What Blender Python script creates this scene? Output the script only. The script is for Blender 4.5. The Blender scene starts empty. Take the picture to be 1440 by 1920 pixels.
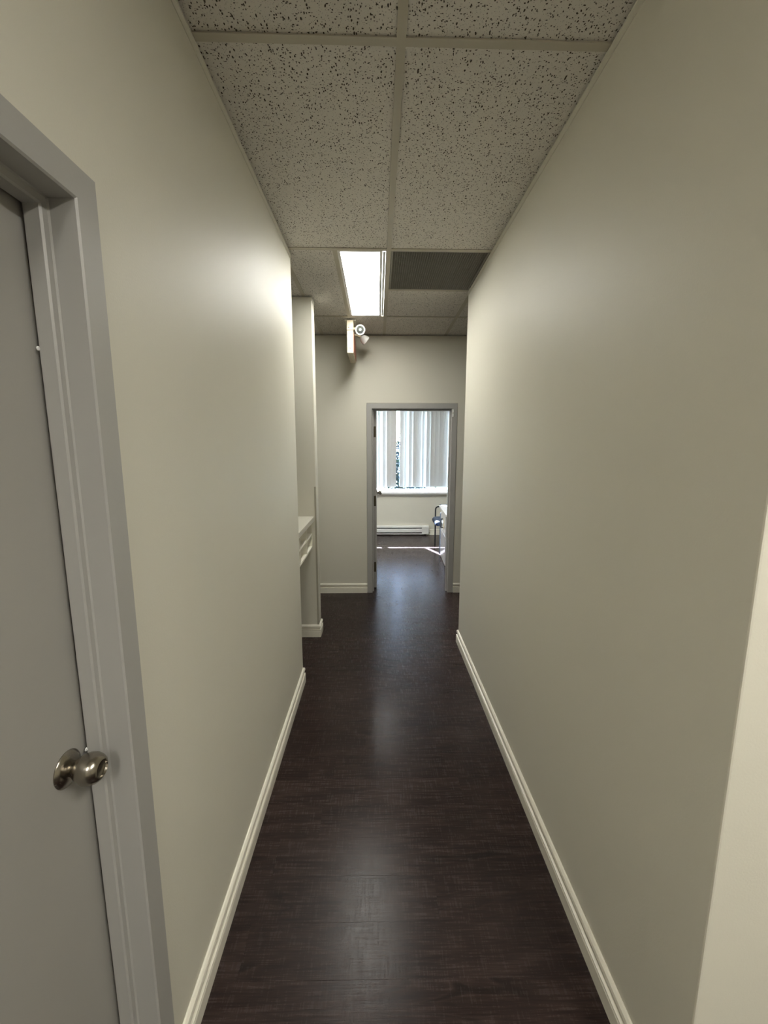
import bpy, math, random
from mathutils import Vector, Matrix
random.seed(7)
scene = bpy.context.scene
COL = scene.collection
rad = math.radians

# ------------------------------------------------------------------ camera
H_CAM = 1.5579
def make_camera():
    pitch, yaw, roll = rad(8.78), rad(0.878), rad(0.048)
    F = Vector((math.sin(yaw)*math.cos(pitch), math.cos(yaw)*math.cos(pitch), -math.sin(pitch)))
    R = Vector((math.cos(yaw), -math.sin(yaw), 0)); U = R.cross(F)
    R2 = R*math.cos(roll) + U*math.sin(roll); U2 = -R*math.sin(roll) + U*math.cos(roll)
    m = Matrix((R2, U2, -F)).transposed().to_4x4()
    m.translation = (0, 0, H_CAM)
    cd = bpy.data.cameras.new('camera'); cam = bpy.data.objects.new('camera', cd)
    COL.objects.link(cam); cam.matrix_world = m
    cd.sensor_fit = 'VERTICAL'; cd.sensor_height = 36.0; cd.sensor_width = 27.0
    cd.lens = 781.86/1920*36.0; cd.clip_start = 0.02; cd.clip_end = 300
    scene.camera = cam
make_camera()

# ------------------------------------------------------------------ sky, sun, exposure
SUN_DIR = Vector((0.47, -1.146, -1.0)).normalized()       # direction the sunlight travels
world = bpy.data.worlds.new('world'); scene.world = world
world.use_nodes = True
wn = world.node_tree.nodes; wl = world.node_tree.links
wn.clear()
sky = wn.new('ShaderNodeTexSky'); sky.sky_type = 'NISHITA'; sky.sun_disc = False
sky.sun_elevation = math.asin(-SUN_DIR.z); sky.sun_rotation = math.atan2(-SUN_DIR.x, -SUN_DIR.y)
sky.air_density = 1.2; sky.dust_density = 2.0
bg = wn.new('ShaderNodeBackground'); bg.inputs['Strength'].default_value = 1.6
wo = wn.new('ShaderNodeOutputWorld')
wl.new(sky.outputs[0], bg.inputs[0]); wl.new(bg.outputs[0], wo.inputs[0])
sd = bpy.data.lights.new('sun', 'SUN'); sd.energy = 300.0; sd.angle = rad(0.53); sd.color = (1, 0.97, 0.92)
so = bpy.data.objects.new('sun', sd); COL.objects.link(so)
so.rotation_euler = SUN_DIR.to_track_quat('-Z', 'Y').to_euler(); so.location = (-4, 16, 12)

vs = scene.view_settings
vs.view_transform = 'Standard'; vs.look = 'None'; vs.exposure = 0.1; vs.gamma = 1.0
vs.use_curve_mapping = False
LAMP_HALL, LAMP_SIDE, LAMP_REAR, LAMP_OFFICE = 27.5, 48.0, 40.0, 70.0
LAMP_COLOR = (1.0, 0.98, 0.91, 1)
LAMP_WARM = (1.0, 0.962, 0.875, 1)        # older tubes in the hall behind

# ------------------------------------------------------------------ mesh helpers
WLOC = {}          # world location of parents, so parts are written in world coordinates
class MB:
    def __init__(s): s.v = []; s.f = []
    def quadbox(s, P):
        b = len(s.v); s.v += [tuple(p) for p in P]
        s.f += [tuple(b+i for i in q) for q in ((0,3,2,1),(4,5,6,7),(0,1,5,4),(1,2,6,5),(2,3,7,6),(3,0,4,7))]
        return s
    def box(s, x0, x1, y0, y1, z0, z1):
        return s.quadbox([(x0,y0,z0),(x1,y0,z0),(x1,y1,z0),(x0,y1,z0),(x0,y0,z1),(x1,y0,z1),(x1,y1,z1),(x0,y1,z1)])
    def rings(s, rings, cap=True, closed=True):
        b = len(s.v); n = len(rings[0])
        for r in rings: s.v += [tuple(p) for p in r]
        for i in range(len(rings)-1):
            for j in range(n if closed else n-1):
                k = (j+1) % n
                s.f.append((b+i*n+j, b+i*n+k, b+(i+1)*n+k, b+(i+1)*n+j))
        if cap:
            s.f.append(tuple(b+j for j in reversed(range(n))))
            s.f.append(tuple(b+(len(rings)-1)*n+j for j in range(n)))
        return s
    def lathe(s, origin, axis, prof, n=28):
        o = Vector(origin); a = Vector(axis).normalized()
        u = a.orthogonal().normalized(); w = a.cross(u)
        R = []
        for (t, r) in prof:
            R.append([o + a*t + (u*math.cos(2*math.pi*k/n) + w*math.sin(2*math.pi*k/n))*max(r, 1e-4) for k in range(n)])
        return s.rings(R)
    def tube(s, pts, r, n=10):
        pts = [Vector(p) for p in pts]; R = []; u = None
        for i, p in enumerate(pts):
            t = (pts[min(i+1, len(pts)-1)] - pts[max(i-1, 0)]).normalized()
            if u is None: u = t.orthogonal().normalized()
            u = (u - t*u.dot(t)).normalized(); w = t.cross(u)
            R.append([p + (u*math.cos(2*math.pi*k/n) + w*math.sin(2*math.pi*k/n))*r for k in range(n)])
        return s.rings(R)
    def sweep(s, prof, path):
        """prof: (out, up) points, path: list of (x, y, nx, ny): the profile's 'out' goes along (nx, ny)"""
        return s.rings([[(x+nx*o, y+ny*o, z) for (o, z) in prof] for (x, y, nx, ny) in path])
    def build(s, name, mat, parent=None, smooth=False, bevel=0, seg=2, origin=None):
        if parent is not None: loc = Vector((0,0,0)); off = WLOC[parent.name]
        else: loc = Vector(origin) if origin else Vector((0,0,0)); off = loc
        if parent is not None and origin: loc = Vector(origin) - off; off = Vector(origin)
        me = bpy.data.meshes.new(name)
        me.from_pydata([tuple(Vector(p)-off) for p in s.v], [], s.f)
        me.validate(); me.update()
        import bmesh
        bm = bmesh.new(); bm.from_mesh(me); bmesh.ops.recalc_face_normals(bm, faces=bm.faces); bm.to_mesh(me); bm.free()
        if mat: me.materials.append(mat)
        o = bpy.data.objects.new(name, me); COL.objects.link(o)
        o.parent = parent; o.location = loc
        WLOC[o.name] = (WLOC[parent.name] if parent is not None else Vector((0,0,0))) + loc
        if smooth:
            for p in me.polygons: p.use_smooth = True
            try:
                me.set_sharp_from_angle(angle=rad(40))
            except Exception: pass
        if bevel:
            b = o.modifiers.new('bevel', 'BEVEL'); b.width = bevel; b.segments = seg; b.limit_method = 'ANGLE'
            b.angle_limit = rad(40)
        return o

def fillet(pts, r, n=6):
    pts = [Vector(p) for p in pts]; out = [pts[0]]
    for a, b, c in zip(pts, pts[1:], pts[2:]):
        d0 = (a-b).normalized(); d1 = (c-b).normalized()
        p0 = b + d0*r; p1 = b + d1*r
        for k in range(n+1):
            t = k/n; out.append(p0*(1-t)**2 + b*2*t*(1-t) + p1*t*t)
    out.append(pts[-1]); return out

def tag(o, label, cat, group=None, kind=None):
    o['label'] = label; o['category'] = cat
    if group: o['group'] = group
    if kind: o['kind'] = kind
    return o
def thing(name, loc, label, cat, group=None, kind=None):
    o = bpy.data.objects.new(name, None); COL.objects.link(o); o.location = loc
    o.empty_display_size = 0.1
    WLOC[o.name] = Vector(loc)
    return tag(o, label, cat, group, kind)

# ------------------------------------------------------------------ materials
def new_mat(name):
    m = bpy.data.materials.new(name); m.use_nodes = True
    nt = m.node_tree; p = nt.nodes['Principled BSDF']
    return m, nt, p
def N(nt, t, **kw):
    n = nt.nodes.new(t)
    for k, v in kw.items():
        if k in n.inputs: n.inputs[k].default_value = v
        else: setattr(n, k, v)
    return n
def simple(name, col, rough=0.5, metal=0.0, spec=0.5, bump=0.0, bscale=300, var=0.03):
    m, nt, p = new_mat(name)
    p.inputs['Roughness'].default_value = rough; p.inputs['Metallic'].default_value = metal
    p.inputs['Specular IOR Level'].default_value = spec
    tc = N(nt, 'ShaderNodeTexCoord')
    no = N(nt, 'ShaderNodeTexNoise', Scale=3.0, Detail=4.0)
    nt.links.new(tc.outputs['Object'], no.inputs['Vector'])
    mx = N(nt, 'ShaderNodeMixRGB')
    mx.inputs[1].default_value = (*[c*(1-var) for c in col], 1); mx.inputs[2].default_value = (*[min(1, c*(1+var)) for c in col], 1)
    nt.links.new(no.outputs['Fac'], mx.inputs[0]); nt.links.new(mx.outputs[0], p.inputs['Base Color'])
    if bump:
        n2 = N(nt, 'ShaderNodeTexNoise', Scale=bscale, Detail=2.0)
        nt.links.new(tc.outputs['Object'], n2.inputs['Vector'])
        b = N(nt, 'ShaderNodeBump', Strength=bump, Distance=0.001)
        nt.links.new(n2.outputs['Fac'], b.inputs['Height']); nt.links.new(b.outputs[0], p.inputs['Normal'])
    return m
M = {}
M['wall'] = simple('wall_paint', (0.715, 0.692, 0.598), 0.50, spec=0.26, bump=0.25, bscale=220, var=0.012)
M['frame'] = simple('grey_frame_paint', (0.41, 0.404, 0.384), 0.38, bump=0.08, bscale=150, var=0.02)
M['base'] = simple('cream_trim_paint', (0.86, 0.83, 0.72), 0.4, var=0.015)
M['cream'] = simple('cream_plastic', (0.70, 0.61, 0.44), 0.45, var=0.02)
M['white'] = simple('white_enamel', (0.86, 0.86, 0.84), 0.35, var=0.015)
M['whitegloss'] = simple('glossy_white_laminate', (0.82, 0.82, 0.84), 0.08, var=0.01)
M['tee'] = simple('ceiling_tee_enamel', (0.50, 0.465, 0.375), 0.5, var=0.03)
M['black'] = simple('black_tube_steel', (0.008, 0.008, 0.010), 0.5, spec=0.3)
M['navy'] = simple('navy_fabric', (0.003, 0.007, 0.019), 0.6, spec=0.15, bump=0.3, bscale=160)
M['bronze'] = simple('dark_bronze', (0.075, 0.062, 0.035), 0.4, metal=0.7)
M['dark'] = simple('dark_void', (0.012, 0.012, 0.012), 0.9)
M['crate'] = simple('grey_egg_crate', (0.27, 0.26, 0.225), 0.55)
M['counter'] = simple('cream_laminate', (0.56, 0.54, 0.46), 0.4)
M['red'] = simple('red_sign_panel', (0.50, 0.17, 0.10), 0.4)
M['glassy'] = simple('lamp_reflector', (0.45, 0.50, 0.50), 0.12, metal=0.9)
M['alu'] = simple('aluminium', (0.62, 0.64, 0.66), 0.28, metal=0.9)
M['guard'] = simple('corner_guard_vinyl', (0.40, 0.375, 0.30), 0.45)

def door_mat():
    m, nt, p = new_mat('grey_door_paint')
    p.inputs['Roughness'].default_value = 0.42
    tc = N(nt, 'ShaderNodeTexCoord')
    no = N(nt, 'ShaderNodeTexNoise', Scale=2.5, Detail=5.0); nt.links.new(tc.outputs['Object'], no.inputs['Vector'])
    mx = N(nt, 'ShaderNodeMixRGB'); mx.inputs[1].default_value = (0.37, 0.36, 0.335, 1); mx.inputs[2].default_value = (0.405, 0.395, 0.368, 1)
    nt.links.new(no.outputs['Fac'], mx.inputs[0])
    # a scuff mark low on the door
    vm = N(nt, 'ShaderNodeVectorMath', operation='DISTANCE'); vm.inputs[1].default_value = (0.0, 0.56, 0.735)
    mp = N(nt, 'ShaderNodeMapping'); mp.inputs['Scale'].default_value = (0, 1, 1)
    nt.links.new(tc.outputs['Object'], mp.inputs['Vector']); nt.links.new(mp.outputs[0], vm.inputs[0])
    mr = N(nt, 'ShaderNodeMapRange'); mr.inputs['From Min'].default_value = 0.004; mr.inputs['From Max'].default_value = 0.028
    mr.inputs['To Min'].default_value = 0.45; mr.inputs['To Max'].default_value = 0.0
    nt.links.new(vm.outputs['Value'], mr.inputs['Value'])
    m2 = N(nt, 'ShaderNodeMixRGB'); m2.inputs[2].default_value = (0.16, 0.15, 0.13, 1)
    nt.links.new(mr.outputs[0], m2.inputs[0]); nt.links.new(mx.outputs[0], m2.inputs[1])
    nt.links.new(m2.outputs[0], p.inputs['Base Color'])
    return m
M['door'] = door_mat()

def brushed():
    m, nt, p = new_mat('antique_nickel')
    p.inputs['Metallic'].default_value = 1.0; p.inputs['Base Color'].default_value = (0.36, 0.33, 0.28, 1)
    tc = N(nt, 'ShaderNodeTexCoord'); mp = N(nt, 'ShaderNodeMapping'); mp.inputs['Scale'].default_value = (20, 400, 400)
    no = N(nt, 'ShaderNodeTexNoise', Scale=1.0, Detail=3.0)
    nt.links.new(tc.outputs['Object'], mp.inputs[0]); nt.links.new(mp.outputs[0], no.inputs['Vector'])
    mr = N(nt, 'ShaderNodeMapRange'); mr.inputs['To Min'].default_value = 0.16; mr.inputs['To Max'].default_value = 0.32
    nt.links.new(no.outputs['Fac'], mr.inputs['Value']); nt.links.new(mr.outputs[0], p.inputs['Roughness'])
    return m
M['nickel'] = brushed()

def tile_mat():
    m, nt, p = new_mat('fissured_ceiling_tile')
    p.inputs['Roughness'].default_value = 0.9; p.inputs['Specular IOR Level'].default_value = 0.15
    tc = N(nt, 'ShaderNodeTexCoord'); oi = N(nt, 'ShaderNodeObjectInfo')
    ad = N(nt, 'ShaderNodeVectorMath', operation='ADD'); sc = N(nt, 'ShaderNodeVectorMath', operation='SCALE')
    cb = N(nt, 'ShaderNodeCombineXYZ')
    nt.links.new(oi.outputs['Random'], cb.inputs[0]); nt.links.new(oi.outputs['Random'], cb.inputs[1])
    nt.links.new(cb.outputs[0], sc.inputs[0]); sc.inputs['Scale'].default_value = 37.0
    nt.links.new(tc.outputs['Object'], ad.inputs[0]); nt.links.new(sc.outputs[0], ad.inputs[1])
    def flecks(sx, sy, thr0, thr1, rot, nscale):
        # small warp turns the flecks into irregular dashes
        wn_ = N(nt, 'ShaderNodeTexNoise', Scale=nscale, Detail=2.0)
        nt.links.new(ad.outputs[0], wn_.inputs['Vector'])
        ws = N(nt, 'ShaderNodeVectorMath', operation='MULTIPLY_ADD')
        ws.inputs[1].default_value = (0.018, 0.018, 0); nt.links.new(wn_.outputs['Color'], ws.inputs[0]); nt.links.new(ad.outputs[0], ws.inputs[2])
        mp = N(nt, 'ShaderNodeMapping'); mp.inputs['Scale'].default_value = (sx, sy, 0.001); mp.inputs['Rotation'].default_value = (0, 0, rot)
        nt.links.new(ws.outputs[0], mp.inputs[0])
        vo = N(nt, 'ShaderNodeTexVoronoi', Scale=1.0); nt.links.new(mp.outputs[0], vo.inputs['Vector'])
        # each cell gets its own fleck size
        sp = N(nt, 'ShaderNodeSeparateColor'); nt.links.new(vo.outputs['Color'], sp.inputs[0])
        sz = N(nt, 'ShaderNodeMapRange'); sz.inputs['From Min'].default_value = 0.12; sz.inputs['From Max'].default_value = 1.0
        sz.inputs['To Min'].default_value = 0.0; sz.inputs['To Max'].default_value = thr1
        nt.links.new(sp.outputs[0], sz.inputs['Value'])
        sb = N(nt, 'ShaderNodeMath', operation='SUBTRACT'); nt.links.new(sz.outputs[0], sb.inputs[0]); nt.links.new(vo.outputs['Distance'], sb.inputs[1])
        mr = N(nt, 'ShaderNodeMapRange'); mr.inputs['From Min'].default_value = 0.0; mr.inputs['From Max'].default_value = thr0
        nt.links.new(sb.outputs[0], mr.inputs['Value'])
        return mr.outputs[0]
    a = flecks(155, 88, 0.05, 0.40, 0.35, 18)
    b = flecks(100, 185, 0.05, 0.36, -0.5, 14)
    c = flecks(300, 300, 0.08, 0.36, 0.2, 30)
    cm = N(nt, 'ShaderNodeMath', operation='MULTIPLY'); cm.inputs[1].default_value = 0.65; nt.links.new(c, cm.inputs[0])
    mx1 = N(nt, 'ShaderNodeMath', operation='MAXIMUM'); nt.links.new(a, mx1.inputs[0]); nt.links.new(b, mx1.inputs[1])
    mx2 = N(nt, 'ShaderNodeMath', operation='MAXIMUM'); nt.links.new(mx1.outputs[0], mx2.inputs[0]); nt.links.new(cm.outputs[0], mx2.inputs[1])
    no = N(nt, 'ShaderNodeTexNoise', Scale=9.0, Detail=3.0); nt.links.new(ad.outputs[0], no.inputs['Vector'])
    bc = N(nt, 'ShaderNodeMixRGB'); bc.inputs[1].default_value = (0.69, 0.66, 0.605, 1); bc.inputs[2].default_value = (0.76, 0.725, 0.665, 1)
    nt.links.new(no.outputs['Fac'], bc.inputs[0])
    fm = N(nt, 'ShaderNodeMixRGB'); fm.inputs[2].default_value = (0.075, 0.062, 0.045, 1)
    nt.links.new(mx2.outputs[0], fm.inputs[0]); nt.links.new(bc.outputs[0], fm.inputs[1])
    nt.links.new(fm.outputs[0], p.inputs['Base Color'])
    bp = N(nt, 'ShaderNodeBump', Strength=0.6, Distance=0.002); bp.invert = True
    nt.links.new(mx2.outputs[0], bp.inputs['Height']); nt.links.new(bp.outputs[0], p.inputs['Normal'])
    return m
M['tile'] = tile_mat()

def plank_mat():
    m, nt, p = new_mat('espresso_vinyl_plank')
    tc = N(nt, 'ShaderNodeTexCoord'); oi = N(nt, 'ShaderNodeObjectInfo')
    cb = N(nt, 'ShaderNodeCombineXYZ'); sc = N(nt, 'ShaderNodeVectorMath', operation='SCALE'); ad = N(nt, 'ShaderNodeVectorMath', operation='ADD')
    nt.links.new(oi.outputs['Random'], cb.inputs[0]); nt.links.new(oi.outputs['Random'], cb.inputs[1]); nt.links.new(oi.outputs['Random'], cb.inputs[2])
    nt.links.new(cb.outputs[0], sc.inputs[0]); sc.inputs['Scale'].default_value = 53.0
    nt.links.new(tc.outputs['Object'], ad.inputs[0]); nt.links.new(sc.outputs[0], ad.inputs[1])
    # cathedral grain: long wavy bands
    w1 = N(nt, 'ShaderNodeMapping'); w1.inputs['Scale'].default_value = (1.6, 9.0, 1.0); nt.links.new(ad.outputs[0], w1.inputs[0])
    nz = N(nt, 'ShaderNodeTexNoise', Scale=1.0, Detail=3.0, Distortion=0.8); nt.links.new(w1.outputs[0], nz.inputs['Vector'])
    ml = N(nt, 'ShaderNodeMath', operation='MULTIPLY'); ml.inputs[1].default_value = 26.0; nt.links.new(nz.outputs['Fac'], ml.inputs[0])
    sn = N(nt, 'ShaderNodeMath', operation='SINE'); nt.links.new(ml.outputs[0], sn.inputs[0])
    # fine fibres
    w2 = N(nt, 'ShaderNodeMapping'); w2.inputs['Scale'].default_value = (9.0, 190.0, 1.0); nt.links.new(ad.outputs[0], w2.inputs[0])
    nf = N(nt, 'ShaderNodeTexNoise', Scale=1.0, Detail=6.0, Roughness=0.65); nt.links.new(w2.outputs[0], nf.inputs['Vector'])
    f1 = N(nt, 'ShaderNodeMath', operation='MULTIPLY_ADD'); f1.inputs[1].default_value = 0.08; nt.links.new(sn.outputs[0], f1.inputs[0]); nt.links.new(nf.outputs['Fac'], f1.inputs[2])
    cr = N(nt, 'ShaderNodeValToRGB')
    e = cr.color_ramp.elements
    e[0].position = 0.25; e[0].color = (0.0150, 0.0098, 0.0092, 1)
    e[1].position = 0.75; e[1].color = (0.058, 0.040, 0.0355, 1)
    x = cr.color_ramp.elements.new(0.5); x.color = (0.0325, 0.0205, 0.0182, 1)
    nt.links.new(f1.outputs[0], cr.inputs[0])
    hv = N(nt, 'ShaderNodeHueSaturation'); vr = N(nt, 'ShaderNodeMapRange'); vr.inputs['To Min'].default_value = 0.92; vr.inputs['To Max'].default_value = 1.10
    nt.links.new(oi.outputs['Random'], vr.inputs['Value']); nt.links.new(vr.outputs[0], hv.inputs['Value']); 
    # thin dark cathedral lines, only in places
    ln = N(nt, 'ShaderNodeMapRange'); ln.inputs['From Min'].default_value = 0.55; ln.inputs['From Max'].default_value = 1.0; ln.inputs['To Max'].default_value = 0.75
    nt.links.new(sn.outputs[0], ln.inputs['Value'])
    w4 = N(nt, 'ShaderNodeMapping'); w4.inputs['Scale'].default_value = (2.2, 7.0, 1.0); nt.links.new(ad.outputs[0], w4.inputs[0])
    n4 = N(nt, 'ShaderNodeTexNoise', Scale=1.0, Detail=2.0); nt.links.new(w4.outputs[0], n4.inputs['Vector'])
    k4 = N(nt, 'ShaderNodeMapRange'); k4.inputs['From Min'].default_value = 0.45; k4.inputs['From Max'].default_value = 0.65; nt.links.new(n4.outputs['Fac'], k4.inputs['Value'])
    l4 = N(nt, 'ShaderNodeMath', operation='MULTIPLY'); nt.links.new(ln.outputs[0], l4.inputs[0]); nt.links.new(k4.outputs[0], l4.inputs[1])
    dk = N(nt, 'ShaderNodeMixRGB'); dk.inputs[2].default_value = (0.0075, 0.005, 0.0046, 1)
    nt.links.new(l4.outputs[0], dk.inputs[0]); nt.links.new(cr.outputs[0], dk.inputs[1]); nt.links.new(dk.outputs[0], hv.inputs['Color'])
    nt.links.new(hv.outputs[0], p.inputs['Base Color'])
    # fine scratches across and along break up the gloss
    w3 = N(nt, 'ShaderNodeMapping'); w3.inputs['Scale'].default_value = (160.0, 14.0, 1.0); nt.links.new(tc.outputs['Object'], w3.inputs[0])
    ns = N(nt, 'ShaderNodeTexNoise', Scale=1.0, Detail=4.0); nt.links.new(w3.outputs[0], ns.inputs['Vector'])
    ra = N(nt, 'ShaderNodeMath', operation='ADD'); nt.links.new(ns.outputs['Fac'], ra.inputs[0]); nt.links.new(nf.outputs['Fac'], ra.inputs[1])
    rr = N(nt, 'ShaderNodeMapRange'); rr.inputs['From Min'].default_value = 0.7; rr.inputs['From Max'].default_value = 1.3
    rr.inputs['To Min'].default_value = 0.18; rr.inputs['To Max'].default_value = 0.32
    nt.links.new(ra.outputs[0], rr.inputs['Value']); nt.links.new(rr.outputs[0], p.inputs['Roughness'])
    bp = N(nt, 'ShaderNodeBump', Strength=0.22, Distance=0.0010)
    nt.links.new(f1.outputs[0], bp.inputs['Height'])
    bp2 = N(nt, 'ShaderNodeBump', Strength=0.12, Distance=0.001)
    nt.links.new(ns.outputs['Fac'], bp2.inputs['Height']); nt.links.new(bp.outputs[0], bp2.inputs['Normal'])
    nt.links.new(bp2.outputs[0], p.inputs['Normal'])
    p.inputs['Specular IOR Level'].default_value = 0.16
    return m
M['plank'] = plank_mat()

def emit(name, strength, color=None):
    m, nt, p = new_mat(name)
    p.inputs['Base Color'].default_value = (0.85, 0.85, 0.82, 1); p.inputs['Roughness'].default_value = 0.4
    p.inputs['Emission Color'].default_value = color or LAMP_COLOR; p.inputs['Emission Strength'].default_value = strength
    return m

def vane_mat():
    m, nt, p = new_mat('translucent_blind_fabric')
    tc = N(nt, 'ShaderNodeTexCoord'); mp = N(nt, 'ShaderNodeMapping'); mp.inputs['Scale'].default_value = (300, 300, 2)
    no = N(nt, 'ShaderNodeTexNoise', Scale=1.0); nt.links.new(tc.outputs['Object'], mp.inputs[0]); nt.links.new(mp.outputs[0], no.inputs['Vector'])
    cr = N(nt, 'ShaderNodeMixRGB'); cr.inputs[1].default_value = (0.50, 0.50, 0.49, 1); cr.inputs[2].default_value = (0.57, 0.57, 0.555, 1)
    nt.links.new(no.outputs['Fac'], cr.inputs[0]); nt.links.new(cr.outputs[0], p.inputs['Base Color'])
    p.inputs['Roughness'].default_value = 0.6
    tr = N(nt, 'ShaderNodeBsdfTranslucent'); tr.inputs['Color'].default_value = (0.45, 0.60, 0.88, 1)
    mx = N(nt, 'ShaderNodeMixShader'); mx.inputs[0].default_value = 0.0032
    out = nt.nodes['Material Output']
    nt.links.new(p.outputs[0], mx.inputs[1]); nt.links.new(tr.outputs[0], mx.inputs[2]); nt.links.new(mx.outputs[0], out.inputs['Surface'])
    return m
M['vane'] = vane_mat()
def pane_mat():
    m, nt, p = new_mat('tinted_window_glass')
    nt.nodes.remove(p)
    t = N(nt, 'ShaderNodeBsdfTransparent'); t.inputs['Color'].default_value = (0.77, 0.87, 1.0, 1)
    g = N(nt, 'ShaderNodeBsdfGlossy'); g.inputs['Roughness'].default_value = 0.02
    mx = N(nt, 'ShaderNodeMixShader'); mx.inputs[0].default_value = 0.05
    nt.links.new(t.outputs[0], mx.inputs[1]); nt.links.new(g.outputs[0], mx.inputs[2])
    nt.links.new(mx.outputs[0], nt.nodes['Material Output'].inputs['Surface'])
    return m
M['pane'] = pane_mat()
M['leaf'] = simple('foliage', (0.010, 0.024, 0.024), 0.7, var=0.4)
M['bark'] = simple('bark', (0.09, 0.06, 0.04), 0.9, bump=0.8, bscale=30, var=0.3)
M['grass'] = simple('lawn', (0.08, 0.14, 0.05), 0.9, var=0.4)

# ------------------------------------------------------------------ measurements (metres)
ZC = 2.6576                        # underside of the ceiling grid
XL, XR = -0.500, 0.649             # corridor walls
YL1, YR0, YR1 = 2.600, 0.678, 3.170
YF = 4.350                         # wall with the open door
YW = 7.384                         # window wall
XO0, XO1, YB = -2.2, 3.2, -3.5     # outer extents
SK = 0.0106                        # the ceiling grid sits slightly off square

# ------------------------------------------------------------------ setting: floor
floor = MB().box(XO0-.12, XO1+.12, YB-.12, YW+.17, -0.12, -0.0035).build('floor', M['dark'])
tag(floor, 'dark espresso wood-look plank floor running through the corridor', 'floor', kind='structure')
PW, PL = 0.152, 1.22
def plank_mesh():
    b = MB(); g = 0.0001; c = 0.0002
    x0, x1, y0, y1 = -PL/2+g, PL/2-g, -PW/2+g, PW/2-g
    b.rings([[(x0,y0,-.0033),(x1,y0,-.0033),(x1,y1,-.0033),(x0,y1,-.0033)],
             [(x0,y0,-c*.5),(x1,y0,-c*.5),(x1,y1,-c*.5),(x0,y1,-c*.5)],
             [(x0+c,y0+c,0),(x1-c,y0+c,0),(x1-c,y1-c,0),(x0+c,y1-c,0)]])
    me = bpy.data.meshes.new('plank'); me.from_pydata(b.v, [], b.f); me.update(); me.materials.append(M['plank'])
    return me
pm = plank_mesh(); rest = MB()
row = 0; y = YB - .05
while y < YW + .1:
    off = (row*0.3817 + (row % 3)*0.13) % 1.0
    x = XO0 - .6 + off*PL - PL/2
    while x < XO1 + .1:
        cx, cy = x + PL/2, y + PW/2
        if cx < XO1 + .6 and x + PL > XO0:
            inv = (0.5 < cy < YW) and (x + PL > -1.0 and x < 1.45)
            if inv:
                o = bpy.data.objects.new('plank', pm); COL.objects.link(o); o.parent = floor; o.location = (cx, cy, 0)
            else:
                a0, a1 = max(x, XO0-.1)+.0008, min(x+PL, XO1+.1)-.0008
                if a1 > a0: rest.box(a0, a1, y+.0008, min(y+PW, YW+.16)-.0008, -.0033, 0)
        x += PL
    row += 1; y += PW
ro = rest.build('plank_field', M['plank'], floor); ro['kind'] = 'stuff'

# ------------------------------------------------------------------ setting: walls
def wall(name, boxes, label, mat='wall'):
    b = MB()
    for q in boxes: b.box(*q)
    return tag(b.build(name, M[mat], bevel=0.004, seg=2), label, 'wall', kind='structure')
D1A, D1B, D1Z = -0.100, 0.815, 2.016        # rough opening of the closed door
D2A, D2B, D2Z = -0.112, 0.814, 2.004        # rough opening of the open door
def opening_wall_boxes(axis, a0, a1, t0, t1, o0, o1, oz):
    out = []
    for (s, e, z0, z1) in ((a0, o0, 0, ZC), (o0, o1, oz, ZC), (o1, a1, 0, ZC)):
        out.append((t0, t1, s, e, z0, z1) if axis == 'y' else (s, e, t0, t1, z0, z1))
    return out
# polygons extruded upward keep every wall one clean solid
def wall_poly(name, pieces, label):
    b = MB()
    for (poly, z0, z1) in pieces:
        b.rings([[(x, y, z0) for x, y in poly], [(x, y, z1) for x, y in poly]])
    return tag(b.build(name, M['wall'], bevel=0.004, seg=2), label, 'wall', kind='structure')
def door_wall(name, along, a0, a1, t0, t1, o0, o1, oz, label):
    # one solid: a slab with a doorway notch, outlined in elevation and given thickness
    prof = [(a0,0),(o0,0),(o0,oz),(o1,oz),(o1,0),(a1,0),(a1,ZC-.003),(a0,ZC-.003)]
    b = MB()
    P = (lambda a, z, t: (t, a, z)) if along == 'y' else (lambda a, z, t: (a, t, z))
    b.rings([[P(a, z, t0) for a, z in prof], [P(a, z, t1) for a, z in prof]])
    return tag(b.build(name, M['wall'], bevel=0.003, seg=2), label, 'wall', kind='structure')
door_wall('wall_left', 'y', YB, YL1, XL-.12, XL, D1A, D1B, D1Z, 'beige painted corridor wall with the closed grey door in it')
wall_poly('wall_right', [([(XR, YR0), (XO1, YR0), (XO1, YR0+.12), (XR+.12, YR0+.12), (XR+.12, YR1), (XR, YR1)], 0, ZC-.003)],
          'long blank beige corridor wall opposite the closed grey door')
wall_poly('wall_reception', [([(XO0, 3.29), (-.487, 3.29), (-.487, 3.41), (XO0, 3.41)], 0, ZC-.003)],
          'short beige wall end holding the far end of the counter')
door_wall('wall_far', 'x', XO0, XO1, YF, YF+.12, D2A, D2B, D2Z, 'beige wall at the corridor end with the open doorway')
wall_poly('wall_back', [([(XO0, YB-.12), (XO1, YB-.12), (XO1, YB), (XO0, YB)], 0, ZC+.16)], 'plain beige wall closing the hall behind')
wall_poly('wall_outer_left', [([(XO0-.12, YB-.12), (XO0, YB-.12), (XO0, YW+.17), (XO0-.12, YW+.17)], 0, ZC+.16)], 'plain beige side wall of the office and reception')
wall_poly('wall_outer_right', [([(XO1, YB-.12), (XO1+.12, YB-.12), (XO1+.12, YW+.17), (XO1, YW+.17)], 0, ZC+.16)], 'plain beige side wall of the office and hall')
WX0, WX1, WZ0, WZ1 = -0.62, 2.42, 0.775, 2.36
b = MB()
b.box(XO0, XO1, YW, YW+.17, 0, WZ0); b.box(XO0, XO1, YW, YW+.17, WZ1, ZC+.16)
b.box(XO0, WX0, YW, YW+.17, WZ0, WZ1); b.box(WX1, XO1, YW, YW+.17, WZ0, WZ1)
tag(b.build('wall_window', M['wall']), 'pale office wall below and around the window', 'wall', kind='structure')

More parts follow.
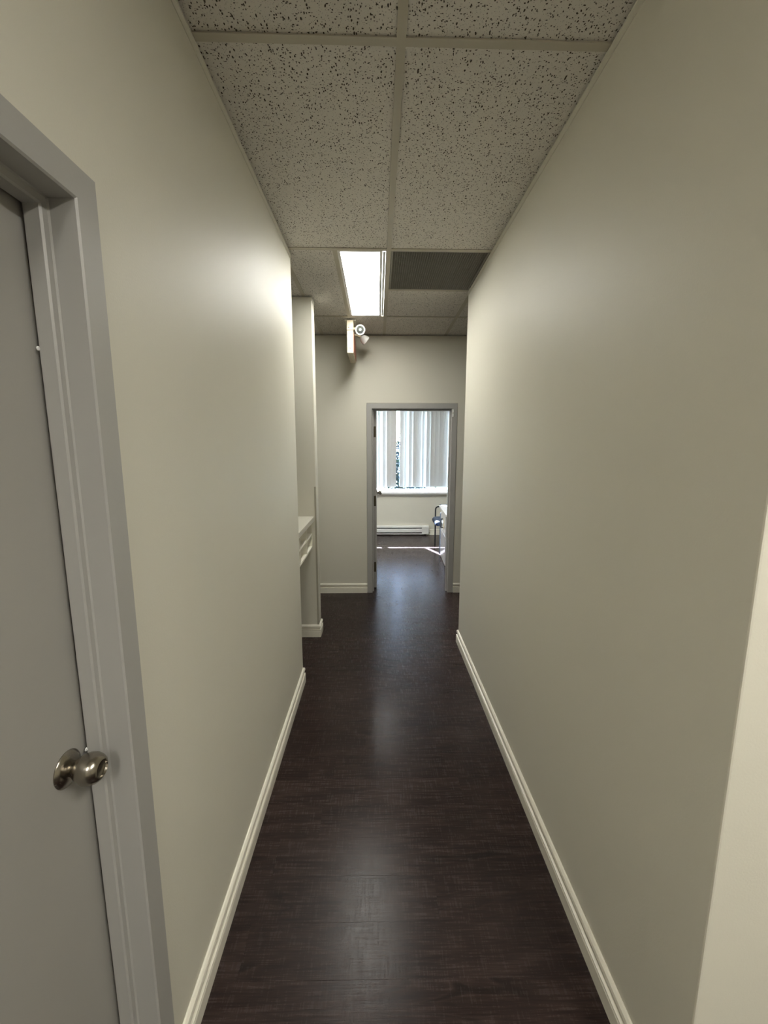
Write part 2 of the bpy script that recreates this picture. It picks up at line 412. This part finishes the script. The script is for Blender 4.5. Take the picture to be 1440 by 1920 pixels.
# ------------------------------------------------------------------ setting: suspended ceiling
ceiling = MB().box(XO0-.12, XO1+.12, YB-.12, YW+.17, ZC+.16, ZC+.26).build('ceiling', M['dark'])
tag(ceiling, 'suspended ceiling of white fissured tiles in a metal grid', 'ceiling', kind='structure')
TX0, TY0, TW, TL, FL = 0.0663, 1.327, 0.6096, 1.2192, 0.026
cols = [TX0 + TW*k for k in range(-4, 6)]; rows = [TY0 + TL*k for k in range(-4, 6)]
def shear(pts): return [(x, y + SK*x, z) for x, y, z in pts]
def sbox(bld, x0, x1, y0, y1, z0, z1):
    return bld.quadbox(shear([(x0,y0,z0),(x1,y0,z0),(x1,y1,z0),(x0,y1,z0),(x0,y0,z1),(x1,y0,z1),(x1,y1,z1),(x0,y1,z1)]))
tile_cache = {}
def ctile(x0, x1, y0, y1):
    w, l = round(x1-x0, 4), round(y1-y0, 4); cx, cy = (x0+x1)/2, (y0+y1)/2
    if (w, l) not in tile_cache:
        bb = MB(); sbox(bb, -w/2, w/2, -l/2, l/2, 0, 0.016)
        me = bpy.data.meshes.new('ceiling_tile'); me.from_pydata(bb.v, [], bb.f); me.update(); me.materials.append(M['tile'])
        tile_cache[(w, l)] = me
    o = bpy.data.objects.new('ceiling_tile', tile_cache[(w, l)]); COL.objects.link(o); o.parent = ceiling
    o.location = (cx, cy + SK*cx, ZC + 0.0052)
XFIX = -0.238            # left edge of the narrow light troffer
fixtures = {(-1, 1): 'hall', (-1, 3): 'office', (1, -2): 'back', (-1, -3): 'back'}
for k in range(-4, 5):
    for r in range(-4, 5):
        x0, x1 = TX0+TW*k+.004, TX0+TW*(k+1)-.004
        y0, y1 = TY0+TL*r+.004, TY0+TL*(r+1)-.004
        if x1 < XO0 or x0 > XO1 or y1 < YB or y0 > YW: continue
        x0, x1, y0, y1 = max(x0, XO0), min(x1, XO1), max(y0, YB), min(y1, YW)
        if (k, r) in fixtures:
            ctile(x0, x0 + 0.292, y0, y1)
        elif (k, r) == (0, 1):
            ctile(x0, x1, y0 + 0.607, y1)
        else: ctile(x0, x1, y0, y1)
for x in cols:
    if XO0 < x < XO1:
        bb = MB(); sbox(bb, x-FL/2, x+FL/2, YB, YW, ZC, ZC+.0042); sbox(bb, x-.0015, x+.0015, YB, YW, ZC+.0042, ZC+.04)
        bb.build('main_tee', M['tee'], ceiling)
def cross(x0, x1, y):
    bb = MB(); sbox(bb, x0, x1, y-FL/2, y+FL/2, ZC+.0003, ZC+.0042); bb.build('cross_tee', M['tee'], ceiling)
for y in rows:
    if YB < y < YW:
        xs = [c for c in [XO0] + cols + [XO1] if XO0 <= c <= XO1]
        for a, c in zip(xs, xs[1:]): cross(a+FL/2, c-FL/2, y)
def longtee(x, y0, y1):
    bb = MB(); sbox(bb, x-FL/2, x+FL/2, y0+FL/2, y1-FL/2, ZC+.0003, ZC+.0042); bb.build('cross_tee', M['tee'], ceiling)
for (k, r) in fixtures: longtee(TX0+TW*k+0.302, TY0+TL*r, TY0+TL*(r+1))
cross(TX0+FL/2, TX0+TW-FL/2, TY0+TL+.606)
# painted wall angle under the grid
def angle(name, pts):
    prof = [(0, ZC-.028), (.0022, ZC-.028), (.0022, ZC-.0045), (.004, ZC-.0035), (.004, ZC-.002), (0, ZC-.002)]
    MB().sweep(prof, pts).build(name, M['wall'], ceiling)
s2 = 1.0
angle('wall_angle', [(XL, YB, 1, 0), (XL, YL1, 1, 1), (XL-.12, YL1, 0, 1)])
angle('wall_angle', [(XO1, YR0, 0, -1), (XR, YR0, -1, -1), (XR, YR1, -1, 1), (XR+.12, YR1, 0, 1)])
angle('wall_angle', [(XO0, 3.29, 0, -1), (-.487, 3.29, 1, -1), (-.487, 3.41, 1, 1), (XO0, 3.41, 0, 1)])
angle('wall_angle', [(XO0, YF, 0, -1), (XO1, YF, 0, -1)])
angle('wall_angle', [(XO0, YW, 0, -1), (XO1, YW, 0, -1)])

# ------------------------------------------------------------------ setting: baseboards
BP = [(0,0), (.0140,0), (.0145,.050), (.0125,.054), (.0140,.058), (.0140,.062), (.0035,.066), (.0030,.077), (.0110,.080), (.0130,.088), (.0110,.098), (.0050,.104), (0,.105)]
def baseboard(name, path, label):
    return tag(MB().sweep(BP, path).build(name, M['base']), label, 'baseboard', kind='structure')
e = 0.0003
baseboard('baseboard_left', [(XL+e, .8165, 1, 0), (XL+e, YL1+e, 1, 1), (XL-.12, YL1+e, 0, 1)], 'moulded cream baseboard under the wall with the closed door')
baseboard('baseboard_right', [(XO1, YR0-e, 0, -1), (XR-e, YR0-e, -1, -1), (XR-e, YR1+e, -1, 1), (XR+.12, YR1+e, 0, 1)], 'moulded cream baseboard along the long blank corridor wall')
baseboard('baseboard_reception', [(XO0, 3.29-e, 0, -1), (-.487+e, 3.29-e, 1, -1), (-.487+e, 3.41+e, 1, 1), (XO0, 3.41+e, 0, 1)], 'moulded cream baseboard wrapping the wall end by the counter')
baseboard('baseboard_far', [(XO0, YF-e, 0, -1), (D2A-.0015, YF-e, 0, -1)], 'moulded cream baseboard between counter wall and open doorway')
baseboard('baseboard_far_right', [(D2B+.0015, YF-e, 0, -1), (XO1, YF-e, 0, -1)], 'short cream baseboard beside the strike side of the open doorway')
baseboard('baseboard_window', [(0.935, YW-e, 0, -1), (XO1, YW-e, 0, -1)], 'cream baseboard right of the heater under the window')

# ------------------------------------------------------------------ doors
def frame_prof(depth, proud, face=.054, stop=.016, rev=.040):
    """section of a pressed-steel frame: (towards opening, into wall); 0,0 = outer edge on wall face"""
    return [(0, .0), (0, -proud), (face-.003, -proud), (face, -proud+.003), (face, rev-.003), (face+.002, rev), (face+stop-.003, rev), (face+stop, rev+.003), (face+stop, rev+.028),
            (face, rev+.030), (face, depth-.001), (face, depth+proud), (0, depth+proud), (0, depth), (.012, depth), (.012, 0)]
def door_frame(mapf, parent, a0, a1, z1, name='frame'):
    prof = frame_prof(.12, .008)
    R = []
    for (a, s, z, top) in ((a0, 1, 0, False), (a0, 1, z1, True), (a1, -1, z1, True), (a1, -1, 0, False)):
        R.append([mapf(a + s*i, d, z - (i if top else 0)) for (i, d) in prof])
    return MB().rings(R).build(name, M['frame'], parent)
# closed door
door1 = thing('door_1', (XL, .36, 0), 'closed grey flush door with a round metal knob in a grey steel frame', 'door', kind='structure')
door_frame(lambda a, d, z: (XL - d, a, z), door1, D1A+.0015, D1B-.0015, D1Z-.0015)
leaf = MB().box(-.619, -.577, D1A+.059, D1B-.060, .008, D1Z-.060).build('door_leaf', M['door'], door1, bevel=.0015)
# the leaf closes against the stop: keep it behind it
KY, KZ = .700, .969
MB().lathe((-.577, KY, KZ), (1,0,0), [(0,.033),(.002,.0335),(.004,.032),(.0075,.026),(.010,.019),(.0105,.015),(.0105,0)], 40).build('rosette', M['nickel'], leaf, smooth=True)
MB().lathe((-.577, KY, KZ), (1,0,0), [(.006,.0140),(.013,.0140),(.017,.0155),(.021,.0190),(.029,.0245),(.039,.0280),(.049,.0282),(.057,.0255),(.0625,.0215),(.0650,.0180),(.0655,.0160),(.0620,.0145),(.0605,.008),(.0610,0)], 40).build('knob', M['nickel'], leaf, smooth=True)
MB().lathe((-.570, .7432, 1.722), (1,0,0), [(0,.004),(.002,.0035),(.003,0)], 10).build('paint_drip', M['white'], leaf)
MB().lathe((-.570, .7432, .975), (1,0,0), [(0,.004),(.002,.003),(.003,0)], 10).build('paint_drip', M['white'], leaf)
MB().lathe((-.552, D1B-.0705, 1.885), (0,-1,0), [(0,.0025),(.0009,.0025),(.0009,0)], 10).build('screw_hole', M['dark'], door1)

# open door into the office
door2 = thing('door_2', (.35, YF, 0), 'open grey door swung into the office, edge and three hinges showing', 'door', kind='structure')
door_frame(lambda a, d, z: (a, YF + d, z), door2, D2A+.0015, D2B-.0015, D2Z-.0015)
HX = D2A + .0015 + .054
leaf2 = MB().box(HX+.002, HX+.045, YF+.134, YF+.134+.80, .012, D2Z-.062).build('door_leaf', M['door'], door2, bevel=.0015)
for hz in (1.723, .986, .249):
    hb = MB().box(HX+.004, HX+.038, YF+.1325, YF+.1345, hz-.056, hz+.056)
    hb.lathe((HX+.001, YF+.1300, hz-.056), (0,0,1), [(0,.0055),(.112,.0055)], 12)
    hb.build('hinge', M['bronze'], leaf2)
ky2, kz2 = YF+.134+.735, 1.0
MB().lathe((HX+.045, ky2, kz2), (1,0,0), [(0,.033),(.003,.0335),(.0075,.026),(.010,.013),(.018,.0125),(.024,.0175),(.032,.024),(.042,.0275),(.052,.0275),(.058,.0255),(.061,.018),(.061,0)], 24).build('knob', M['nickel'], leaf2, smooth=True)

# white contact sensor on the office door frame
sen = MB().box(.7580, .7750, YF-.0165, YF-.0085, 1.868, 1.943)
so_ = thing('door_sensor', (.768, YF-.0085, 1.868), 'small white door sensor at the top corner of the open doorway', 'sensor')
sen.build('sensor_body', M['white'], so_, bevel=.0015)
MB().box(.7645, .7725, YF-.0175, YF-.0165, 1.90, 1.912).build('sensor_seam', M['tee'], so_)

# ------------------------------------------------------------------ lights
def troffer(k, r, strength, label, color=None):
    x1 = TX0+TW*k + TW - .014; x0 = x1 - .284; y0 = TY0+TL*r+.014; y1 = TY0+TL*(r+1)-.014
    root = thing('ceiling_light', ((x0+x1)/2, (y0+y1)/2, ZC), label, 'ceiling light', 'narrow recessed ceiling lights')
    cx = (x0+x1)/2; sh = SK*cx
    def bx(bb, a, b_, c, d, z0, z1): return sbox(bb, a, b_, c, d, z0, z1)
    h = MB()
    bx(h, x0, x1, y0, y1, ZC+.085, ZC+.088); bx(h, x0, x0+.003, y0, y1, ZC+.004, ZC+.085); bx(h, x1-.003, x1, y0, y1, ZC+.004, ZC+.085)
    bx(h, x0+.003, x1-.003, y0, y0+.003, ZC+.004, ZC+.085); bx(h, x0+.003, x1-.003, y1-.003, y1, ZC+.004, ZC+.085)
    h.build('housing', M['white'], root)
    f = MB(); z0, z1 = ZC+.0026, ZC+.0126; t = .016; g = .004
    bx(f, x0+g, x1-g-.018, y0+g, y0+g+t, z0, z1); bx(f, x0+g, x1-g-.018, y1-g-t, y1-g, z0, z1)
    bx(f, x0+g, x0+g+t, y0+g+t, y1-g-t, z0, z1); bx(f, x1-g-.018-t, x1-g-.018, y0+g+t, y1-g-t, z0, z1)
    f.build('lens_frame', M['white'], root)
    l = MB(); bx(l, x0+g+t*.8, x1-g-.018-t*.8, y0+g+t*.8, y1-g-t*.8, ZC+.009, ZC+.012)
    l.build('diffuser', emit('lit_diffuser', strength, color), root)
    s = MB(); bx(s, x1-g-.016, x1-g, y0+g+.012, y1-g-.012, ZC+.003, ZC+.005); s.build('hinge_strip', M['alu'], root)
troffer(-1, 1, LAMP_HALL, 'lit narrow fluorescent ceiling panel beside the dark ceiling vent')
troffer(-1, 3, LAMP_OFFICE, 'lit narrow fluorescent ceiling panel over the office floor', (1.0, 0.985, 0.95, 1))
troffer(1, -2, LAMP_SIDE, 'lit narrow fluorescent ceiling panel over the side hall near the blank wall', LAMP_WARM)
troffer(-1, -3, LAMP_REAR, 'lit narrow fluorescent ceiling panel over the corridor past the hinge side of the closed door', LAMP_WARM)

# ------------------------------------------------------------------ return air grille
gx0, gx1, gy0, gy1 = TX0+.015, XR-.004, TY0+TL+.015, TY0+TL+.596
grille = thing('return_air_grille', ((gx0+gx1)/2, (gy0+gy1)/2, ZC), 'dark grey egg-crate return air grille set in the ceiling grid', 'vent')
f = MB()
for q in ((gx0, gx1, gy0, gy0+.010), (gx0, gx1, gy1-.010, gy1), (gx0, gx0+.010, gy0+.010, gy1-.010), (gx1-.010, gx1, gy0+.010, gy1-.010)):
    sbox(f, *q, ZC+.0025, ZC+.014)
f.build('grille_frame', M['crate'], grille)
c = MB(); n = 40
for i in range(1, n):
    x = gx0+.010+(gx1-gx0-.02)*i/n; sbox(c, x-.0008, x+.0008, gy0+.010, gy1-.010, ZC+.003, ZC+.0135)
    y = gy0+.010+(gy1-gy0-.02)*i/n; sbox(c, gx0+.010, gx1-.010, y-.0008, y+.0008, ZC+.003, ZC+.0135)
co = c.build('egg_crate', M['crate'], grille); co['kind'] = 'stuff'
d = MB(); sbox(d, gx0, gx1, gy0, gy1, ZC+.10, ZC+.105); sbox(d, gx0, gx0+.003, gy0, gy1, ZC+.0145, ZC+.10); sbox(d, gx1-.003, gx1, gy0, gy1, ZC+.0145, ZC+.10)
sbox(d, gx0+.003, gx1-.003, gy0, gy0+.003, ZC+.0145, ZC+.10); sbox(d, gx0+.003, gx1-.003, gy1-.003, gy1, ZC+.0145, ZC+.10)
d.build('duct_box', M['crate'], grille)

# ------------------------------------------------------------------ exit sign with emergency lamps
ex0, ex1, ey0, ey1, ez0 = -.266, -.210, 3.824, 4.27, 2.376
sign = thing('exit_sign', (-.238, 4.05, ZC), 'cream ceiling-mounted exit sign with two emergency lamp heads', 'exit sign')
MB().box(ex0-.020, ex1+.024, ey0+.012, ey1-.05, ZC-.0075, ZC-.0005).build('canopy_plate', M['base'], sign, bevel=.002)
MB().box(ex0, ex1, ey0, ey1, 2.568, ZC-.008).build('battery_box', M['cream'], sign, bevel=.003)
MB().box(ex0+.001, ex1-.001, ey0, ey1, ez0, 2.565).build('sign_body', M['cream'], sign, bevel=.003)
MB().box(ex1-.001, ex1+.003, ey0+.014, ey1-.014, ez0+.014, 2.552).build('face_plate', M['red'], sign, bevel=.001)
for (sx, sz) in ((-.249, 2.588), (-.240, 2.540), (-.240, 2.416)):
    MB().lathe((sx, ey0, sz), (0,-1,0), [(0,.004),(.0012,.0035),(.0015,0)], 10).build('screw', M['bronze'], sign)
def lamp_head(c, aim, base):
    c = Vector(c); a = Vector(aim).normalized()
    hd = MB().lathe(c - a*.055, a, [(0,.016),(.006,.026),(.030,.038),(.055,.0425),(.062,.0425),(.062,.036),(.056,.033)], 24).build('lamp_head', M['white'], sign, smooth=True)
    MB().lathe(c - a*.055, a, [(.030,.006),(.040,.012),(.052,.024),(.057,.032),(.0575,.0)], 20).build('lamp_reflector', M['glassy'], hd, smooth=True)
    MB().lathe(c - a*.055, a, [(.056,.012),(.062,.011),(.066,.007),(.067,0)], 14).build('lamp_bulb', M['white'], hd, smooth=True)
    MB().tube([base, Vector(base)*.5 + (c-a*.045)*.5 + Vector((0,0,.004)), c - a*.045], .011, 10).build('lamp_arm', M['cream'], hd, smooth=True)
lamp_head((-.150, 3.835, 2.572), (.06, -1, -.30), (ex1, 3.885, 2.592))
lamp_head((-.108, 4.06, 2.535), (.75, .25, -.62), (ex1, 4.06, 2.585))

# ------------------------------------------------------------------ counter with pigeonholes
CX = -.505; CY0, CY1 = YL1+.004, 3.2885
cnt = thing('counter', (-.63, 2.95, 0), 'cream reception counter with pigeonholes between wall end and corner', 'counter')
MB().box(-.86, CX, CY0+.016, CY1, .978, 1.017).build('countertop', M['counter'], cnt, bevel=.003)
PX = -.524; pz0, pz1 = .762, .978
bk = MB()
bk.box(-.80, PX, CY0+.016, CY1-.008, pz0, pz0+.014)
bk.build('bottom_shelf', M['base'], cnt)
MB().box(-.80, PX, CY0+.016, CY1-.008, .868, .880).build('middle_shelf', M['base'], cnt)
for yy in (CY0+.016, 2.752, 3.02, CY1-.020):
    for (za, zb) in ((pz0+.014, .868), (.880, pz1)):
        MB().box(-.80, PX, yy, yy+.012, za, zb).build('divider', M['base'], cnt)
MB().box(-.812, -.80, CY0+.016, CY1-.008, pz0, pz1).build('back_panel', M['counter'], cnt)
# corner guard on the wall end
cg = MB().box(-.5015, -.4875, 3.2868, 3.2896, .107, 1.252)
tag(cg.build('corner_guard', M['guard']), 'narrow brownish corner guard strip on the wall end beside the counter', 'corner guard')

# ------------------------------------------------------------------ office: window, blind, heater
win = thing('window_1', ((WX0+WX1)/2, YW+.11, WZ0), 'wide office window with white frame behind the vertical blind', 'window', kind='structure')
fy0, fy1 = YW+.09, YW+.15
f = MB()
f.box(WX0, WX1, fy0, fy1, WZ0, WZ0+.045); f.box(WX0, WX1, fy0, fy1, WZ1-.05, WZ1)
f.box(WX0, WX0+.05, fy0, fy1, WZ0+.045, WZ1-.05); f.box(WX1-.05, WX1, fy0, fy1, WZ0+.045, WZ1-.05)
f.build('window_frame', M['white'], win)
mull = [-.335, .95, 1.70]
for mx_ in mull: MB().box(mx_-.04, mx_+.04, fy0, fy1, WZ0+.045, WZ1-.05).build('mullion', M['white'], win)
ed = [WX0+.05] + [v for m_ in mull for v in (m_-.04, m_+.04)] + [WX1-.05]
for a, b_ in zip(ed[0::2], ed[1::2]): MB().box(a, b_, fy0+.025, fy0+.031, WZ0+.045, WZ1-.05).build('pane', M['pane'], win)
sill = MB().box(WX0-.04, WX1+.04, YW-.054, YW-.0005, .742, .778).box(WX0, WX1, YW-.0005, fy0, WZ0+.0005, WZ0+.003)
sill.build('window_sill', M['white'], win, bevel=.004)
BY = YW - .020; BZ0, BZ1 = .866, 2.33
blind = thing('vertical_blind', ((WX0+WX1)/2, BY, BZ1), 'white vertical blind with one open gap hanging over the office window', 'blind')
MB().box(WX0-.02, WX1+.02, BY-.022, BY+.016, BZ1, BZ1+.04).build('headrail', M['white'], blind, bevel=.003)
def vane_mesh():
    n = 5; w = .089; rings = []
    for z in (BZ0-BZ1, -.0008):
        f_ = []; bk_ = []
        for i in range(n+1):
            t = i/n*2-1; u = t*w/2; c_ = .005*(1-t*t)
            f_.append((u, c_-.0003, z)); bk_.append((u, c_+.0003, z))
        rings.append(f_ + bk_[::-1])
    b_ = MB().rings(rings)
    me = bpy.data.meshes.new('vane'); me.from_pydata(b_.v, [], b_.f); me.update(); me.materials.append(M['vane'])
    return me
vm_ = vane_mesh()
SP = .0765; GAPX = .358
ang = {}
k0 = int((WX0-GAPX)/SP) ; k1 = int((WX1-GAPX)/SP)
VA = {-5: 16, -4: 22, -3: 19, -2: 4, -1: 3, 1: 3, 2: 24, 3: 17, 4: 4, 5: 6, 6: 23, 7: 14, 8: 4, 9: 6, 10: 3, 11: 7, 12: 20}
for k in range(k0, k1+1):
    if k == 0: continue
    o = bpy.data.objects.new('vane', vm_); COL.objects.link(o); o.parent = blind
    o.location = Vector((GAPX + k*SP, BY, BZ1)) - WLOC[blind.name]
    o.rotation_euler = (0, 0, rad(VA.get(k, random.uniform(3, 16))))
MB().tube([(WX0, BY-.010, BZ0+.012), (.9, BY-.011, BZ0+.010), (WX1, BY-.010, BZ0+.012)], .0012, 6).build('bead_chain', M['white'], blind)

HX0, HX1 = -.55, .915
heat = thing('baseboard_heater', ((HX0+HX1)/2, YW-.03, 0), 'long white electric baseboard heater under the office window', 'heater')
hp = [(.0005,.02),(.058,.02),(.060,.028),(.060,.036),(.050,.040),(.050,.052),(.060,.056),(.062,.060),(.062,.112),(.052,.118),(.040,.122),(.040,.136),(.056,.140),(.052,.162),(.030,.172),(.0005,.172)]
MB().sweep(hp, [(HX0+.12, YW, 0, -1), (HX1-.12, YW, 0, -1)]).build('heater_body', M['white'], heat)
hs = [(.0005,.02),(.062,.02),(.064,.03),(.064,.150),(.056,.168),(.040,.175),(.0005,.175)]
MB().sweep(hs, [(HX1-.12, YW, 0, -1), (HX1, YW, 0, -1)]).build('end_cap', M['white'], heat, bevel=.002)
MB().sweep(hs, [(HX0, YW, 0, -1), (HX0+.12, YW, 0, -1)]).build('end_cap', M['white'], heat, bevel=.002)
MB().box(HX0+.125, HX1-.125, YW-.0545, YW-.042, .1225, .1355).build('outlet_slot', M['dark'], heat)
MB().box(HX0+.125, HX1-.125, YW-.0585, YW-.0505, .0405, .0515).build('inlet_slot', M['dark'], heat)
MB().lathe((HX1-.05, YW-.060, .155), (0,-1,.5), [(0,.012),(.012,.011),(.014,0)], 16).build('thermostat_dial', M['white'], heat, smooth=True)
for fx in (HX0+.06, HX1-.06): MB().box(fx-.02, fx+.02, YW-.05, YW-.001, 0, .02).build('foot', M['dark'], heat)

# ------------------------------------------------------------------ office: desk
desk = thing('desk', (.884, 5.94, 0), 'glossy white office desk with a dark wire pull on its end', 'desk')
dx, dy = .884, 5.94
def dpart(name, mat, x0, x1, y0, y1, z0, z1, bev=.002):
    return MB().box(dx+x0, dx+x1, dy+y0, dy+y1, z0, z1).build(name, M[mat], desk, bevel=bev)
dpart('desktop', 'whitegloss', 0, .80, -1.20, 0, .712, .740)
dpart('drawer_front', 'whitegloss', .030, .048, -.60, -.020, .40, .708)
dpart('drawer_front', 'whitegloss', .030, .048, -.60, -.020, .012, .396)
dpart('pedestal', 'white', .048, .50, -.60, -.020, 0, .711)
dpart('leg_panel', 'white', .05, .72, -1.18, -1.155, 0, .711)
dpart('modesty_panel', 'white', .70, .718, -1.155, -.60, .25, .711)
hy0, hy1, hz0, hz1 = dy-.53, dy-.36, .48, .60
lp = [(dx+.030, hy1, hz1), (dx-.002, hy1, hz1), (dx-.002, hy1, hz0), (dx+.030, hy1, hz0)]
MB().tube(fillet(lp, .008), .007, 8).build('wire_pull', M['black'], desk, smooth=True)
MB().box(dx+.0265, dx+.0298, hy1-.09, hy1+.03, hz0-.01, hz1+.01).build('pull_plate', M['cream'], desk)
desk.rotation_euler = (0, 0, rad(-2.8))

# ------------------------------------------------------------------ office: armchair
ch = thing('armchair', (1.17, 6.30, 0), 'visitor armchair with black tube frame and dark navy seat behind the desk', 'chair')
fx, bx_ = .925, 1.42
for yy, nm in ((6.03, 'a'), (6.575, 'b')):
    MB().tube(fillet([(fx, yy, 0), (fx, yy, .628), (bx_, yy, .628), (bx_+.03, yy, 0)], .05), .0115, 12).build('side_frame', M['black'], ch, smooth=True)
    MB().box(fx+.06, bx_-.06, yy-.022, yy+.022, .640, .662).build('armrest', M['black'], ch, bevel=.008)
MB().tube([(fx+.02, 6.03, .40), (fx+.02, 6.575, .40)], .010, 10).build('seat_rail', M['black'], ch, smooth=True)
MB().tube([(bx_, 6.03, .40), (bx_, 6.575, .40)], .010, 10).build('seat_rail', M['black'], ch, smooth=True)
# rounded seat cushion with a waterfall front
sr = []
for (x, zt, zb) in ((.861,.440,.425),(.868,.462,.405),(.885,.478,.396),(.93,.488,.400),(1.10,.486,.405),(1.30,.478,.405),(1.345,.465,.410),(1.355,.445,.425)):
    ringp = []
    yc, hw = 6.303, .240 - (.05 if x < .863 else .02 if x < .87 else 0); zc = (zt+zb)/2; hh = (zt-zb)/2
    for q in range(24):
        a = 2*math.pi*q/24; ca, sa = math.cos(a), math.sin(a)
        ringp.append((x, yc + hw*math.copysign(abs(ca)**.35, ca), zc + hh*math.copysign(abs(sa)**.6, sa)))
    sr.append(ringp)
MB().rings(sr).build('seat', M['navy'], ch, smooth=True)
br = []
for (z, w, x0, x1) in ((.55,.20,1.372,1.400),(.56,.23,1.362,1.408),(.70,.245,1.376,1.424),(.86,.24,1.398,1.444),(.885,.22,1.405,1.441),(.892,.18,1.412,1.434)):
    ringp = []
    for q in range(24):
        a = 2*math.pi*q/24; ca, sa = math.cos(a), math.sin(a)
        ringp.append(((x0+x1)/2 + (x1-x0)/2*math.copysign(abs(ca)**.6, ca), 6.303 + w*math.copysign(abs(sa)**.35, sa), z))
    br.append(ringp)
MB().rings(br).build('backrest', M['navy'], ch, smooth=True)
for yy in (6.14, 6.466): MB().tube([(bx_+.01, yy, .405), (bx_+.012, yy, .56), (bx_+.02, yy, .75)], .010, 8).build('back_post', M['black'], ch, smooth=True)

# ------------------------------------------------------------------ outside the window
gr = MB().box(-60, 60, YW+2.5, 120, -3.9, -3.7).build('lawn', M['grass'])
tag(gr, 'green lawn outside far below the office window', 'ground', kind='structure')
def tree(x, y, h, cr, label, seed):
    rnd = random.Random(seed); z0 = -3.7
    root = thing('tree', (x, y, z0), label, 'tree', 'trees outside the office window')
    MB().tube([(x, y, z0), (x+.05, y, z0+h*.3), (x-.03, y+.05, z0+h*.75)], .13, 10).build('trunk', M['bark'], root, smooth=True)
    lf = MB()
    blobs = [(rnd.uniform(-.6,.6)*cr, rnd.uniform(-.6,.6)*cr, z0+h*rnd.uniform(.40,.86), cr*rnd.uniform(.42,.62)) for _ in range(14)]
    for i in range(2600):
        bx0, by0, bz0, brr = rnd.choice(blobs)
        v = Vector((rnd.gauss(0,1), rnd.gauss(0,1), rnd.gauss(0,1))).normalized()*brr*rnd.uniform(.55, 1.0)
        c_ = Vector((x+bx0, y+by0, bz0)) + v
        u = Vector((rnd.gauss(0,1), rnd.gauss(0,1), rnd.gauss(0,.6))).normalized(); w_ = u.orthogonal().normalized()
        s_ = rnd.uniform(.09, .17); b0 = len(lf.v)
        lf.v += [tuple(c_-u*s_), tuple(c_+w_*s_*.5), tuple(c_+u*s_), tuple(c_-w_*s_*.5)]; lf.f.append((b0, b0+1, b0+2, b0+3))
    lo = lf.build('foliage', M['leaf'], root); lo['kind'] = 'stuff'
tree(1.4, 27, 5.9, 1.9, 'leafy tree seen through the gap in the vertical blind', 3)
tree(3.4, 33, 6.6, 2.2, 'taller leafy tree standing behind the nearer one outside', 5)
tree(-1.2, 31, 5.4, 1.9, 'shorter round tree on the lawn outside the window', 9)
